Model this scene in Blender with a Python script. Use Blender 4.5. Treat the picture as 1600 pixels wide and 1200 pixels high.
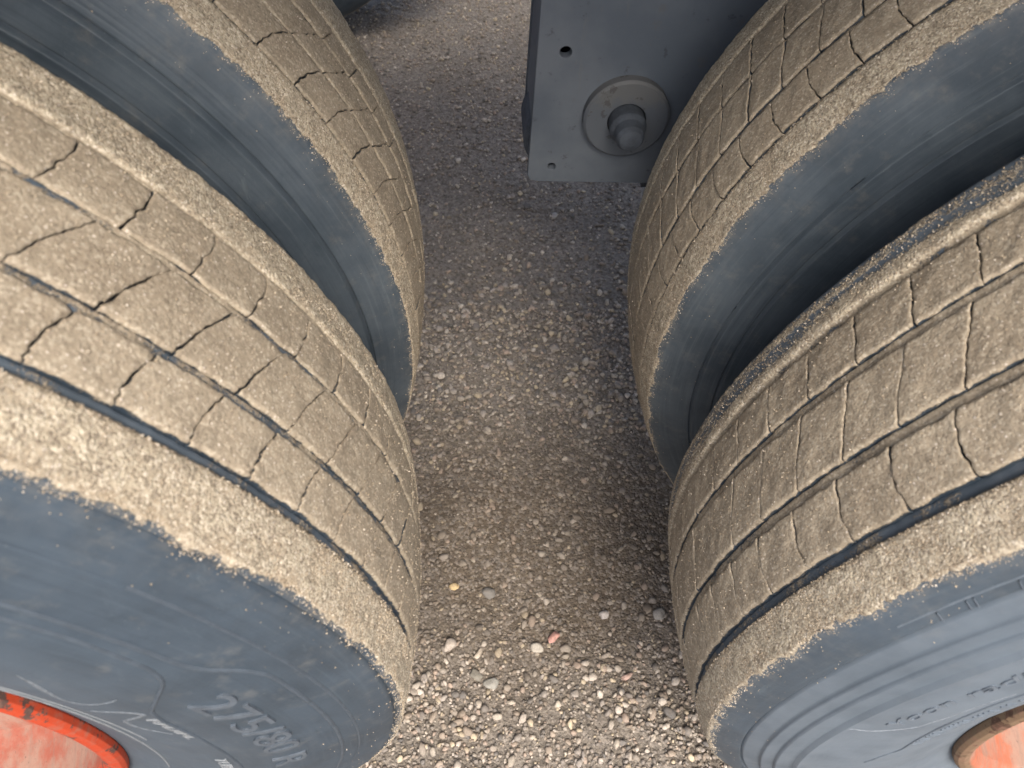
import bpy, math
import numpy as np
from mathutils import Vector, Matrix

# ------------------------------------------------------------------ camera, light, exposure
sc = bpy.context.scene
for o in list(bpy.data.objects):
    bpy.data.objects.remove(o)
COL = sc.collection
rad = math.radians


def cam_axes(a, b, c):
    ca, sa, cb, sb, cc, cs = math.cos(a), math.sin(a), math.cos(b), math.sin(b), math.cos(c), math.sin(c)
    Z = Matrix(((cb, -sb, 0), (sb, cb, 0), (0, 0, 1)))
    f, u, r = Z @ Vector((0, ca, -sa)), Z @ Vector((0, sa, ca)), Z @ Vector((1, 0, 0))
    return cc * r + cs * u, -cs * r + cc * u, f


cam_data = bpy.data.cameras.new('camera')
cam = bpy.data.objects.new('camera', cam_data)
COL.objects.link(cam)
cr, cu, cf = cam_axes(0.923819, -0.1025755, 0.0827982)
M = Matrix((cr, cu, -cf)).transposed().to_4x4()
M.translation = Vector((-0.0717961, -0.3728254, 1.0860676))
cam.matrix_world = M
cam_data.sensor_width = 36.0
cam_data.lens = 36.0 * 1204.71 / 1600.0
cam_data.clip_start = 0.02
cam_data.clip_end = 500.0
cam_data.dof.use_dof = True
cam_data.dof.focus_distance = 0.80
cam_data.dof.aperture_fstop = 12.0
sc.camera = cam

SUN_EL, SUN_AZ = rad(56), rad(171)          # azimuth clockwise from +Y: the light comes from behind the camera
world = bpy.data.worlds.new('World')
sc.world = world
world.use_nodes = True
wn = world.node_tree.nodes
bg = wn['Background']
sky = wn.new('ShaderNodeTexSky')
sky.sky_type = 'NISHITA'
sky.sun_disc = False
sky.sun_elevation = SUN_EL
sky.sun_rotation = SUN_AZ
sky.air_density = 1.0
sky.dust_density = 5.0
sky.ozone_density = 1.0
world.node_tree.links.new(sky.outputs[0], bg.inputs[0])
bg.inputs[1].default_value = 0.15

sun_data = bpy.data.lights.new('sun', 'SUN')
sun_data.energy = 1.3
sun_data.angle = rad(30)
sun_data.color = (1.0, 0.95, 0.87)
sun = bpy.data.objects.new('sun', sun_data)
COL.objects.link(sun)
sdir = Vector((math.sin(SUN_AZ) * math.cos(SUN_EL), math.cos(SUN_AZ) * math.cos(SUN_EL), math.sin(SUN_EL)))
sun.rotation_euler = sdir.to_track_quat('Z', 'Y').to_euler()
sun.location = sdir * 30

sc.view_settings.view_transform = 'Standard'
sc.view_settings.look = 'None'
sc.view_settings.gamma = 1.0
sc.view_settings.use_curve_mapping = False
sc.view_settings.exposure = 1.10

RNG = np.random.default_rng(11)


# ------------------------------------------------------------------ helpers
def tag(o, label=None, cat=None, group=None, kind=None):
    if label: o['label'] = label
    if cat: o['category'] = cat
    if group: o['group'] = group
    if kind: o['kind'] = kind
    return o


def empty(name, loc, rz=0.0):
    o = bpy.data.objects.new(name, None)
    o.empty_display_size = 0.1
    COL.objects.link(o)
    o.location = loc
    o.rotation_euler = (0, 0, rz)
    return o


def obj(name, me, mat=None, parent=None, loc=(0, 0, 0)):
    o = bpy.data.objects.new(name, me)
    COL.objects.link(o)
    if mat and not me.materials:
        me.materials.append(mat)
    if parent:
        o.parent = parent
    o.location = loc
    return o


def mesh_np(name, V, F, smooth=True):
    """V (n,3); F (m,3) or (m,4)"""
    me = bpy.data.meshes.new(name)
    V = np.ascontiguousarray(V, np.float32)
    F = np.ascontiguousarray(F, np.int32)
    k = F.shape[1]
    me.vertices.add(len(V))
    me.vertices.foreach_set('co', V.ravel())
    me.loops.add(F.size)
    me.loops.foreach_set('vertex_index', F.ravel())
    me.polygons.add(len(F))
    me.polygons.foreach_set('loop_start', np.arange(0, F.size, k, dtype=np.int32))
    me.polygons.foreach_set('loop_total', np.full(len(F), k, np.int32))
    me.polygons.foreach_set('use_smooth', np.full(len(F), smooth, bool))
    me.update(calc_edges=True)
    return me


def fattr(me, name, a):
    at = me.attributes.new(name, 'FLOAT', 'POINT')
    at.data.foreach_set('value', np.ascontiguousarray(a, np.float32).ravel())


def cattr(me, name, a):
    at = me.attributes.new(name, 'FLOAT_COLOR', 'POINT')
    c = np.ones((len(a), 4), np.float32)
    c[:, :3] = a
    at.data.foreach_set('color', c.ravel())


def _hash(i, j, k, s):
    h = (i * 374761393 + j * 668265263 + k * 2147483647 + s * 1274126177) & 0xFFFFFFFF
    h = ((h ^ (h >> 13)) * 1274126177) & 0xFFFFFFFF
    return ((h ^ (h >> 16)) & 0xFFFF) / 65535.0


def vnoise(P, scale, seed=0):
    Q = np.asarray(P, float) * scale
    I = np.floor(Q).astype(np.int64)
    f = Q - I
    f = f * f * (3 - 2 * f)
    out = 0
    for a in (0, 1):
        for b in (0, 1):
            for c in (0, 1):
                w = (f[..., 0] if a else 1 - f[..., 0]) * (f[..., 1] if b else 1 - f[..., 1]) * (f[..., 2] if c else 1 - f[..., 2])
                out = out + w * _hash(I[..., 0] + a, I[..., 1] + b, I[..., 2] + c, seed)
    return out


def grid_faces(n, m, wrap=False):
    """rows n, cols m; wrap joins last row to first"""
    i = np.arange(n if wrap else n - 1)[:, None]
    j = np.arange(m - 1)[None]
    i2 = (i + 1) % n
    return np.stack([i * m + j, i * m + j + 1, i2 * m + j + 1, i2 * m + j], -1).reshape(-1, 4)


def sstep(a, b, x):
    t = np.clip((x - a) / (b - a), 0, 1)
    return t * t * (3 - 2 * t)


# ------------------------------------------------------------------ materials
class NT:
    def __init__(self, name):
        self.m = bpy.data.materials.new(name)
        self.m.use_nodes = True
        self.t = self.m.node_tree
        self.bsdf = self.t.nodes['Principled BSDF']

    def n(self, typ, **kw):
        nd = self.t.nodes.new(typ)
        for k, v in kw.items():
            setattr(nd, k, v)
        return nd

    def l(self, a, b):
        self.t.links.new(a, b)

    def noise(self, vec, scale, detail=2.0, rough=0.5):
        nd = self.n('ShaderNodeTexNoise')
        nd.inputs['Scale'].default_value = scale
        nd.inputs['Detail'].default_value = detail
        nd.inputs['Roughness'].default_value = rough
        if vec is not None: self.l(vec, nd.inputs['Vector'])
        return nd.outputs['Fac']

    def math(self, op, a, b=None, c=None, clamp=False):
        nd = self.n('ShaderNodeMath', operation=op, use_clamp=clamp)
        for s, v in zip(nd.inputs, (a, b, c)):
            if v is None: continue
            if isinstance(v, (int, float)): s.default_value = v
            else: self.l(v, s)
        return nd.outputs[0]

    def ramp(self, x, lo, hi, a=0.0, b=1.0):
        nd = self.n('ShaderNodeMapRange', interpolation_type='SMOOTHSTEP')
        nd.inputs['From Min'].default_value = lo
        nd.inputs['From Max'].default_value = hi
        nd.inputs['To Min'].default_value = a
        nd.inputs['To Max'].default_value = b
        self.l(x, nd.inputs['Value'])
        return nd.outputs['Result']

    def mix(self, f, a, b, blend='MIX'):
        nd = self.n('ShaderNodeMix', data_type='RGBA', blend_type=blend)
        for s, v in ((nd.inputs[0], f), (nd.inputs[6], a), (nd.inputs[7], b)):
            if isinstance(v, (int, float)): s.default_value = v
            elif isinstance(v, tuple): s.default_value = (*v, 1.0)
            else: self.l(v, s)
        return nd.outputs[2]

    def attr(self, name, out='Fac'):
        return self.n('ShaderNodeAttribute', attribute_name=name).outputs[out]

    def pos(self):
        return self.n('ShaderNodeNewGeometry').outputs['Position']

    def bump(self, h, dist, strength=1.0, prev=None):
        nd = self.n('ShaderNodeBump')
        nd.inputs['Distance'].default_value = dist
        nd.inputs['Strength'].default_value = strength
        self.l(h, nd.inputs['Height'])
        if prev is not None: self.l(prev, nd.inputs['Normal'])
        return nd.outputs[0]

    def out(self, col, rough, normal=None, spec=0.5):
        for k, v in (('Base Color', col), ('Roughness', rough), ('Normal', normal)):
            if v is None: continue
            s = self.bsdf.inputs[k]
            if isinstance(v, (int, float)): s.default_value = v
            elif isinstance(v, tuple): s.default_value = (*v, 1.0)
            else: self.l(v, s)
        self.bsdf.inputs['Specular IOR Level'].default_value = spec
        return self.m


def mat_tyre(name, rubber_a, rubber_b, streak):
    T = NT(name)
    P = T.pos()
    dust, loose = T.attr('dust'), T.attr('loose')
    fine = T.noise(P, 850, 2.0, 0.6)
    mid = T.noise(P, 260, 3.0, 0.6)
    grain = T.noise(P, 560, 1.0, 0.5)
    big = T.noise(P, 22, 4.0, 0.6)
    # how much sand sits here, with a ragged grainy limit
    m = T.math('ADD', dust, T.math('MULTIPLY', T.math('SUBTRACT', fine, 0.5), 0.75))
    m = T.math('ADD', m, T.math('MULTIPLY', T.math('SUBTRACT', mid, 0.5), 0.55))
    m = T.ramp(m, 0.40, 0.60)
    # sand colour
    compact = T.mix(T.ramp(big, 0.35, 0.68), (0.258, 0.210, 0.150), (0.330, 0.275, 0.200))
    lo = T.mix(T.ramp(mid, 0.3, 0.7), (0.374, 0.317, 0.229), (0.492, 0.428, 0.317))
    dcol = T.mix(loose, compact, lo)
    blot = T.noise(P, 75, 3.0, 0.6)
    dcol = T.mix(T.ramp(blot, 0.42, 0.75, 0.0, 0.45), dcol, (0.222, 0.189, 0.138))
    gr = T.n('ShaderNodeTexVoronoi')
    gr.inputs['Scale'].default_value = 640
    T.l(P, gr.inputs['Vector'])
    gs = T.n('ShaderNodeSeparateColor')
    T.l(gr.outputs['Color'], gs.inputs[0])
    amt = T.ramp(loose, 0.05, 0.85, 0.32, 0.68)
    dcol = T.mix(T.math('MULTIPLY', T.ramp(gs.outputs[0], 0.58, 0.98), amt), dcol, (0.650, 0.580, 0.457))
    dcol = T.mix(T.math('MULTIPLY', T.ramp(gs.outputs[1], 0.55, 0.98), amt), dcol, (0.130, 0.099, 0.071))
    dcol = T.mix(T.math('MULTIPLY', T.ramp(grain, 0.56, 0.72), T.math('MULTIPLY', amt, 0.6)), dcol, (0.591, 0.531, 0.416))
    dcol = T.mix(T.math('MULTIPLY', T.ramp(grain, 0.44, 0.28), T.math('MULTIPLY', amt, 0.6)), dcol, (0.150, 0.116, 0.086))
    speck = T.math('MULTIPLY', T.ramp(gs.outputs[2], 0.955, 0.97), T.ramp(gr.outputs['Distance'], 0.5, 0.25))
    dcol = T.mix(T.math('MULTIPLY', speck, 0.65), dcol, (0.760, 0.673, 0.581))
    # rubber with rubbed circular streaks (object space: the axle is the origin)
    oc = T.n('ShaderNodeTexCoord').outputs['Object']
    sx = T.n('ShaderNodeSeparateXYZ')
    T.l(oc, sx.inputs[0])
    r = T.math('SQRT', T.math('ADD', T.math('POWER', sx.outputs[0], 2.0), T.math('POWER', sx.outputs[2], 2.0)))
    ang = T.math('ARCTAN2', sx.outputs[0], sx.outputs[2])
    cx = T.n('ShaderNodeCombineXYZ')
    T.l(T.math('MULTIPLY', r, 170.0), cx.inputs[0])
    T.l(T.math('MULTIPLY', ang, 2.5), cx.inputs[1])
    st = T.noise(cx.outputs[0], 1.6, 4.0, 0.65)
    cloud = T.noise(P, 14, 5.0, 0.65)
    rc = T.mix(T.ramp(cloud, 0.32, 0.7), rubber_a, rubber_b)
    rc = T.mix(T.ramp(st, 0.5, 0.75, 0.0, streak), rc, (rubber_b[0] * 1.45, rubber_b[1] * 1.4, rubber_b[2] * 1.3))
    rc = T.mix(T.ramp(st, 0.48, 0.25, 0.0, streak), rc, (rubber_a[0] * 0.6, rubber_a[1] * 0.62, rubber_a[2] * 0.66))
    rc = T.mix(T.ramp(T.noise(P, 480, 2.0), 0.74, 0.79, 0.0, 0.3), rc, (0.22, 0.25, 0.23))
    # short scuffs and dried splashes, then a thin smear of dust over the rubber
    mp = T.n('ShaderNodeMapping')
    mp.inputs['Scale'].default_value = (90, 90, 22)
    mp.inputs['Rotation'].default_value = (0.3, 0.7, 0.4)
    T.l(P, mp.inputs['Vector'])
    rc = T.mix(T.ramp(T.noise(mp.outputs[0], 1.0, 6.0, 0.75), 0.60, 0.74, 0.0, 0.38), rc, (rubber_b[0] * 1.9, rubber_b[1] * 1.8, rubber_b[2] * 1.6))
    rc = T.mix(T.ramp(T.noise(P, 33, 6.0, 0.75), 0.56, 0.70, 0.0, 0.35), rc, (rubber_a[0] * 0.7, rubber_a[1] * 0.75, rubber_a[2] * 0.75))
    rc = T.mix(T.ramp(T.noise(P, 48, 5.0, 0.7), 0.52, 0.8, 0.0, 0.30), rc, (0.20, 0.19, 0.165))
    film = T.math('MULTIPLY', T.attr('film'), T.ramp(T.noise(P, 26, 4.0, 0.6), 0.2, 0.7, 0.6, 1.0))
    rc = T.mix(T.math('MULTIPLY', T.attr('smear'), T.ramp(T.noise(P, 130, 5.0, 0.7), 0.36, 0.66)), rc, (0.25, 0.225, 0.18))
    rc = T.mix(film, rc, (0.150, 0.182, 0.214))
    col = T.mix(m, rc, dcol)
    rough = T.math('ADD', T.math('MULTIPLY', m, 0.34), T.ramp(cloud, 0.3, 0.7, 0.52, 0.62))
    dome = T.math('SUBTRACT', 1.0, gr.outputs['Distance'])
    lumps = T.math('MULTIPLY', T.math('ADD', T.math('MULTIPLY', dome, 0.55), T.math('MULTIPLY', fine, 0.6)), T.ramp(loose, 0.05, 0.85, 0.28, 0.82))
    h = T.math('MULTIPLY', m, T.math('ADD', lumps, T.math('MULTIPLY', mid, 0.45)))
    n1 = T.bump(h, 0.0016, 0.9)
    n2 = T.bump(T.math('ADD', st, T.noise(P, 420, 2.0)), 0.00022, 0.6, n1)
    return T.out(col, rough, n2, 0.35)


MAT_TYRE_L = mat_tyre('rubber_under_sand', (0.028, 0.041, 0.055), (0.046, 0.065, 0.086), 0.35)
MAT_TYRE_R = mat_tyre('rubber_under_sand_pale', (0.030, 0.043, 0.057), (0.048, 0.067, 0.088), 0.35)
MAT_TYRE_I = mat_tyre('rubber_under_sand_dark', (0.042, 0.057, 0.072), (0.072, 0.091, 0.109), 0.5)


def mat_sand():
    T = NT('sand_grain')
    c = T.attr('tint', 'Color')
    return T.out(c, 0.85, None, 0.3)


MAT_SAND = mat_sand()


def mat_paint(name, hub, edge, rust, fade, r_lip=0.276):
    T = NT(name)
    P = T.pos()
    oc = T.n('ShaderNodeTexCoord').outputs['Object']
    sx = T.n('ShaderNodeSeparateXYZ')
    T.l(oc, sx.inputs[0])
    r = T.math('SQRT', T.math('ADD', T.math('POWER', sx.outputs[0], 2.0), T.math('POWER', sx.outputs[2], 2.0)))
    b = T.noise(P, 18, 5.0, 0.7)
    s = T.noise(P, 120, 4.0, 0.7)
    face = T.mix(T.ramp(b, 0.38, 0.62, 0.0, fade), hub, (0.31, 0.205, 0.155))
    face = T.mix(T.ramp(s, 0.5, 0.72, 0.0, 0.5), face, (0.24, 0.165, 0.13))
    lip = T.mix(T.ramp(T.noise(P, 60, 5.0, 0.7), 0.56, 0.60), edge, rust)
    drip = T.n('ShaderNodeCombineXYZ')
    T.l(T.math('MULTIPLY', r, 60.0), drip.inputs[0])
    T.l(T.math('MULTIPLY', T.math('ARCTAN2', sx.outputs[0], sx.outputs[2]), 40.0), drip.inputs[1])
    face = T.mix(T.ramp(T.noise(drip.outputs[0], 0.8, 4.0, 0.7), 0.5, 0.72, 0.0, 0.55), face, (0.215, 0.16, 0.125))
    face = T.mix(T.ramp(T.noise(P, 260, 3.0, 0.7), 0.64, 0.70, 0.0, 0.6), face, (0.11, 0.075, 0.058))
    lip = T.mix(T.ramp(T.noise(P, 95, 5.0, 0.7), 0.46, 0.72, 0.0, 0.6), lip, (0.25, 0.135, 0.095))
    c = T.mix(T.ramp(r, r_lip, r_lip + 0.004), face, lip)
    nb = T.bump(T.math('ADD', s, b), 0.0006, 0.6)
    return T.out(c, T.ramp(s, 0.3, 0.7, 0.6, 0.85), nb, 0.25)


MAT_RIM_L = mat_paint('red_orange_paint', (0.30, 0.092, 0.060), (0.42, 0.052, 0.018), (0.085, 0.05, 0.04), 0.85)
MAT_RIM_R = mat_paint('faded_orange_paint', (0.40, 0.13, 0.07), (0.19, 0.125, 0.075), (0.09, 0.05, 0.032), 0.95, 0.2875)


def mat_steel():
    T = NT('grey_blue_painted_steel')
    P = T.pos()
    b = T.noise(P, 9, 5.0, 0.6)
    s = T.noise(P, 160, 3.0, 0.6)
    c = T.mix(T.ramp(b, 0.35, 0.68), (0.094, 0.114, 0.138), (0.132, 0.152, 0.174))
    c = T.mix(T.ramp(s, 0.55, 0.8, 0.0, 0.4), c, (0.13, 0.13, 0.125))
    c = T.mix(T.ramp(T.noise(P, 45, 4.0, 0.7), 0.62, 0.70, 0.0, 0.5), c, (0.04, 0.042, 0.05))
    mp = T.n('ShaderNodeMapping')
    mp.inputs['Scale'].default_value = (60, 60, 9)
    T.l(P, mp.inputs['Vector'])
    c = T.mix(T.ramp(T.noise(mp.outputs[0], 1.6, 5.0, 0.7), 0.60, 0.78, 0.0, 0.45), c, (0.15, 0.15, 0.145))
    c = T.mix(T.ramp(T.noise(P, 26, 5.0, 0.75), 0.60, 0.72, 0.0, 0.4), c, (0.118, 0.112, 0.10))
    return T.out(c, 0.62, T.bump(s, 0.0005, 0.6), 0.4)


MAT_STEEL = mat_steel()


def mat_flat(name, c, rough=0.7, var=0.2, scale=60):
    T = NT(name)
    n = T.noise(T.pos(), scale, 4.0, 0.65)
    col = T.mix(T.ramp(n, 0.3, 0.7), tuple(x * (1 - var) for x in c), tuple(x * (1 + var) for x in c))
    return T.out(col, rough, T.bump(n, 0.0005, 0.4), 0.35)


def mat_washer():
    T = NT('dusty_washer_steel')
    oc = T.n('ShaderNodeTexCoord').outputs['Object']
    sx = T.n('ShaderNodeSeparateXYZ')
    T.l(oc, sx.inputs[0])
    n = T.noise(T.pos(), 70, 4.0, 0.65)
    k = T.ramp(T.math('ADD', sx.outputs[2], T.math('MULTIPLY', T.math('SUBTRACT', n, 0.5), 0.05)), 0.012, 0.034)
    c = T.mix(T.math('MULTIPLY', k, 0.5), (0.100, 0.114, 0.130), (0.150, 0.146, 0.132))
    c = T.mix(T.ramp(n, 0.60, 0.66, 0.0, 0.5), c, (0.04, 0.036, 0.034))
    return T.out(c, 0.6, T.bump(n, 0.0004, 0.5), 0.4)


MAT_WASHER = mat_washer()
MAT_PIN = mat_flat('dark_pin_steel', (0.062, 0.073, 0.088), 0.75, 0.2, 80)
MAT_HOLE = mat_flat('soot_black', (0.012, 0.013, 0.015), 0.9)
MAT_FRAME = mat_flat('chassis_paint', (0.055, 0.062, 0.072), 0.65, 0.2, 12)
MAT_DECK = mat_flat('weathered_deck_timber', (0.11, 0.095, 0.08), 0.85, 0.25, 9)
MAT_LETTER = mat_flat('moulded_rubber', (0.058, 0.074, 0.092), 0.55, 0.12, 120)
MAT_LETTER_PALE = mat_flat('rubbed_moulded_rubber', (0.20, 0.215, 0.225), 0.6, 0.12, 120)
MAT_LETTER_R = mat_flat('moulded_rubber_pale', (0.125, 0.150, 0.176), 0.5, 0.15, 120)
MAT_LETTER_L = mat_flat('moulded_rubber_mid', (0.082, 0.099, 0.118), 0.55, 0.15, 120)
MAT_SCUFF = mat_flat('pale_scuff', (0.125, 0.142, 0.158), 0.8, 0.35, 420)
MAT_SCUFF_R = mat_flat('pale_scratch', (0.25, 0.275, 0.30), 0.8, 0.25, 300)


def mat_ground():
    T = NT('gravel_dirt')
    P = T.pos()
    f = T.noise(P, 420, 3.0, 0.65)
    m = T.noise(P, 110, 4.0, 0.65)
    b = T.noise(P, 5, 4.0, 0.6)
    dirt = T.mix(T.ramp(m, 0.3, 0.7), (0.080, 0.061, 0.043), (0.138, 0.107, 0.076))
    grit = T.mix(T.ramp(m, 0.3, 0.7), (0.155, 0.135, 0.112), (0.305, 0.27, 0.225))
    c = T.mix(T.attr('dirt'), grit, dirt)
    v = T.n('ShaderNodeTexVoronoi')
    v.inputs['Scale'].default_value = 230
    T.l(P, v.inputs['Vector'])
    sp = T.n('ShaderNodeSeparateColor')
    T.l(v.outputs['Color'], sp.inputs[0])
    c = T.mix(T.ramp(sp.outputs[0], 0.55, 0.95, 0.0, 0.55), c, (0.34, 0.30, 0.26))
    c = T.mix(T.ramp(sp.outputs[1], 0.6, 0.95, 0.0, 0.5), c, (0.075, 0.066, 0.058))
    c = T.mix(T.ramp(f, 0.55, 0.75, 0.0, 0.4), c, (0.36, 0.31, 0.25))
    c = T.mix(T.ramp(b, 0.4, 0.7, 0.0, 0.25), c, (0.10, 0.085, 0.07))
    h = T.math('ADD', T.math('MULTIPLY', f, 0.5), T.math('SUBTRACT', m, T.math('MULTIPLY', v.outputs['Distance'], 0.6)))
    return T.out(c, 0.92, T.bump(h, 0.004, 0.9), 0.25)


def mat_stone():
    T = NT('stone')
    P = T.pos()
    c = T.attr('tint', 'Color')
    n = T.noise(P, 600, 3.0, 0.7)
    c = T.mix(T.ramp(n, 0.3, 0.7, 0.0, 0.35), c, (0.13, 0.11, 0.09))
    c = T.mix(T.ramp(T.noise(P, 150, 3.0), 0.45, 0.75, 0.0, 0.4), c, (0.20, 0.165, 0.125))
    return T.out(c, 0.85, T.bump(n, 0.0008, 0.6), 0.3)


MAT_STONE = mat_stone()

# ------------------------------------------------------------------ ground
def track(x, y):
    """1 where fine brown dirt has been rolled in, 0 where clean gravel lies"""
    P = np.stack([x, y, np.zeros_like(x)], -1)
    n = vnoise(P, 5, 3) * 0.6 + vnoise(P, 14, 4) * 0.4
    band = sstep(-0.12, 0.05, y + (n - 0.5) * 0.16) * (1 - sstep(0.26, 0.42, y + (n - 0.5) * 0.22))
    band2 = sstep(1.25, 1.6, y + (n - .5) * .3) * 0.15
    return np.clip(band * (0.62 + 0.6 * (n - 0.3)) + band2, 0, 1)


def ground_z(x, y):
    P = np.stack([x, y, np.zeros_like(x)], -1)
    z = (vnoise(P, 4, 5) - 0.5) * 0.018 + (vnoise(P, 16, 6) - 0.5) * 0.006 + (vnoise(P, 70, 7) - 0.5) * 0.003
    return z * sstep(12, 4, np.abs(x)) - 0.004


def make_ground():
    def axis(lo, hi, step, far):
        f = np.arange(lo, hi + step / 2, step)
        t = np.geomspace(step * 2, far, 26)
        return np.concatenate([(lo - t)[::-1], f, hi + t])
    xs, ys = axis(-0.75, 0.75, 0.006, 120), axis(-0.45, 2.2, 0.006, 120)
    X, Y = np.meshgrid(xs, ys, indexing='ij')
    Z = ground_z(X, Y)
    P = np.stack([X, Y, Z], -1).reshape(-1, 3)
    P[:, 2] += ((vnoise(P, 150, 8) - 0.5) * 0.0028) * (np.abs(P[:, 0]) < 1)
    me = mesh_np('ground', P, grid_faces(len(xs), len(ys))[:, ::-1])
    fattr(me, 'dirt', track(P[:, 0], P[:, 1]))
    return obj('ground', me, mat_ground())


tag(make_ground(), kind='structure')

# unit pebbles
def ico(sub):
    import bmesh
    bm = bmesh.new()
    bmesh.ops.create_icosphere(bm, subdivisions=sub, radius=1.0)
    V = np.array([v.co[:] for v in bm.verts])
    F = np.array([[v.index for v in f.verts] for f in bm.faces])
    bm.free()
    return V, F


ICO1, ICO2, ICO3 = ico(1), ico(2), ico(3)
PALETTE = np.array([(.30, .27, .235), (.24, .22, .20), (.37, .34, .30), (.20, .185, .17), (.42, .385, .33), (.31, .265, .22),
                    (.38, .31, .26), (.46, .40, .30), (.15, .145, .14), (.50, .46, .41), (.27, .23, .19), (.34, .315, .29)])


def rots(n):
    q = RNG.normal(size=(n, 4))
    q /= np.linalg.norm(q, axis=1)[:, None]
    w, x, y, z = q.T
    return np.stack([1 - 2 * (y * y + z * z), 2 * (x * y - z * w), 2 * (x * z + y * w),
                     2 * (x * y + z * w), 1 - 2 * (x * x + z * z), 2 * (y * z - x * w),
                     2 * (x * z - y * w), 2 * (y * z + x * w), 1 - 2 * (x * x + y * y)], -1).reshape(n, 3, 3)


def stone_shapes(base, k):
    V, F = base
    out = []
    for s in range(k):
        d = np.ones(len(V))
        for a in range(10):                     # flat facets knocked off
            nrm = RNG.normal(size=3); nrm /= np.linalg.norm(nrm)
            cut = RNG.uniform(0.5, 0.85)
            dp = V @ nrm
            d = np.where(dp * d > cut, cut / np.maximum(dp, 1e-3), d)
        d *= 0.9 + 0.2 * vnoise(V + 7.3 * s, 1.7, 40 + s)
        out.append(V * d[:, None])
    return out, F


def scatter(pts, sizes, tints, base, kshape, flat=0.75):
    shapes, F = stone_shapes(base, kshape)
    n = len(pts)
    sh = np.array(shapes)[RNG.integers(0, kshape, n)]
    asp = np.stack([RNG.uniform(.75, 1.3, n), RNG.uniform(.6, 1.0, n), RNG.uniform(.5, .9, n)], -1)
    V = sh * asp[:, None] * sizes[:, None, None]
    V = np.einsum('nij,nkj->nki', rots(n), V)
    V[..., 2] *= flat
    V += pts[:, None]
    m = V.shape[1]
    FF = (F[None] + (np.arange(n) * m)[:, None, None]).reshape(-1, 3)
    return V.reshape(-1, 3), FF, np.repeat(tints, m, 0)


def gravel_batch(n, lo, hi, base, xr, yr, dens_dirt, power, ks=14):
    x, y = RNG.uniform(*xr, n), RNG.uniform(*yr, n)
    keep = RNG.random(n) > track(x, y) * dens_dirt
    x, y = x[keep], y[keep]
    n = len(x)
    s = (lo + (hi - lo) * RNG.random(n) ** power) * 0.5
    dm = track(x, y)
    z = ground_z(x, y) + s * (0.45 - 0.40 * dm)
    t = PALETTE[RNG.integers(0, len(PALETTE), n)] * RNG.uniform(.88, 1.30, (n, 1))
    t = t * np.array([1.06, 1.02, .97])
    k = 0.72 * dm[:, None] * RNG.uniform(.5, 1.2, (n, 1)).clip(0, 1)
    t = t * (1 - k) + np.array([.118, .092, .066]) * k
    return scatter(np.stack([x, y, z], -1), s, t, base, ks)


def make_gravel():
    parts = [gravel_batch(30000, .0045, .011, ICO1, (-.5, .62), (-.36, .62), .72, 1.5),
             gravel_batch(4200, .010, .018, ICO2, (-.5, .62), (-.36, .70), .80, 1.8),
             gravel_batch(16000, .005, .011, ICO1, (-.65, .55), (.6, 2.3), .6, 1.5),
             gravel_batch(2200, .010, .019, ICO1, (-.65, .55), (.65, 2.3), .6, 2.0),
             gravel_batch(160, .015, .021, ICO2, (-.45, .55), (-.36, 1.2), .5, 2.0)]
    off, Vs, Fs, Ts = 0, [], [], []
    for V, F, t in parts:
        Vs.append(V); Fs.append(F + off); Ts.append(t); off += len(V)
    me = mesh_np('gravel', np.concatenate(Vs), np.concatenate(Fs), smooth=True)
    cattr(me, 'tint', np.concatenate(Ts))
    return obj('gravel', me, MAT_STONE)


tag(make_gravel(), 'loose grey, tan and pinkish gravel scattered over the dirt between the tyres', 'gravel', kind='stuff')

# ------------------------------------------------------------------ tyres
# profile of the outer sidewall: (distance from the tyre's mid plane, depth below the crown)
SIDE = [(.099, .0104), (.1035, .016), (.107, .0225), (.113, .037), (.1225, .062), (.131, .09), (.1345, .12),
        (.1325, .15), (.1265, .178), (.119, .198), (.1155, .2105)]
SIDE_H = np.array([a for a, b in SIDE]); SIDE_D = np.array([b for a, b in SIDE])
_dd = np.linspace(SIDE_D[0], SIDE_D[-1], 400)
_hh = np.interp(_dd, SIDE_D, SIDE_H)
_k = np.ones(31) / 31
_hs = np.convolve(np.pad(_hh, 15, mode='edge'), _k, 'valid')
_w = np.clip(np.minimum(np.arange(400), 399 - np.arange(400)) / 15, 0, 1)
_hh = _hh * (1 - _w) + _hs * _w


def side_h(d):
    return np.interp(d, _dd, _hh)


def crown(h):
    return 0.0045 * (h / 0.065) ** 2


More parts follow.
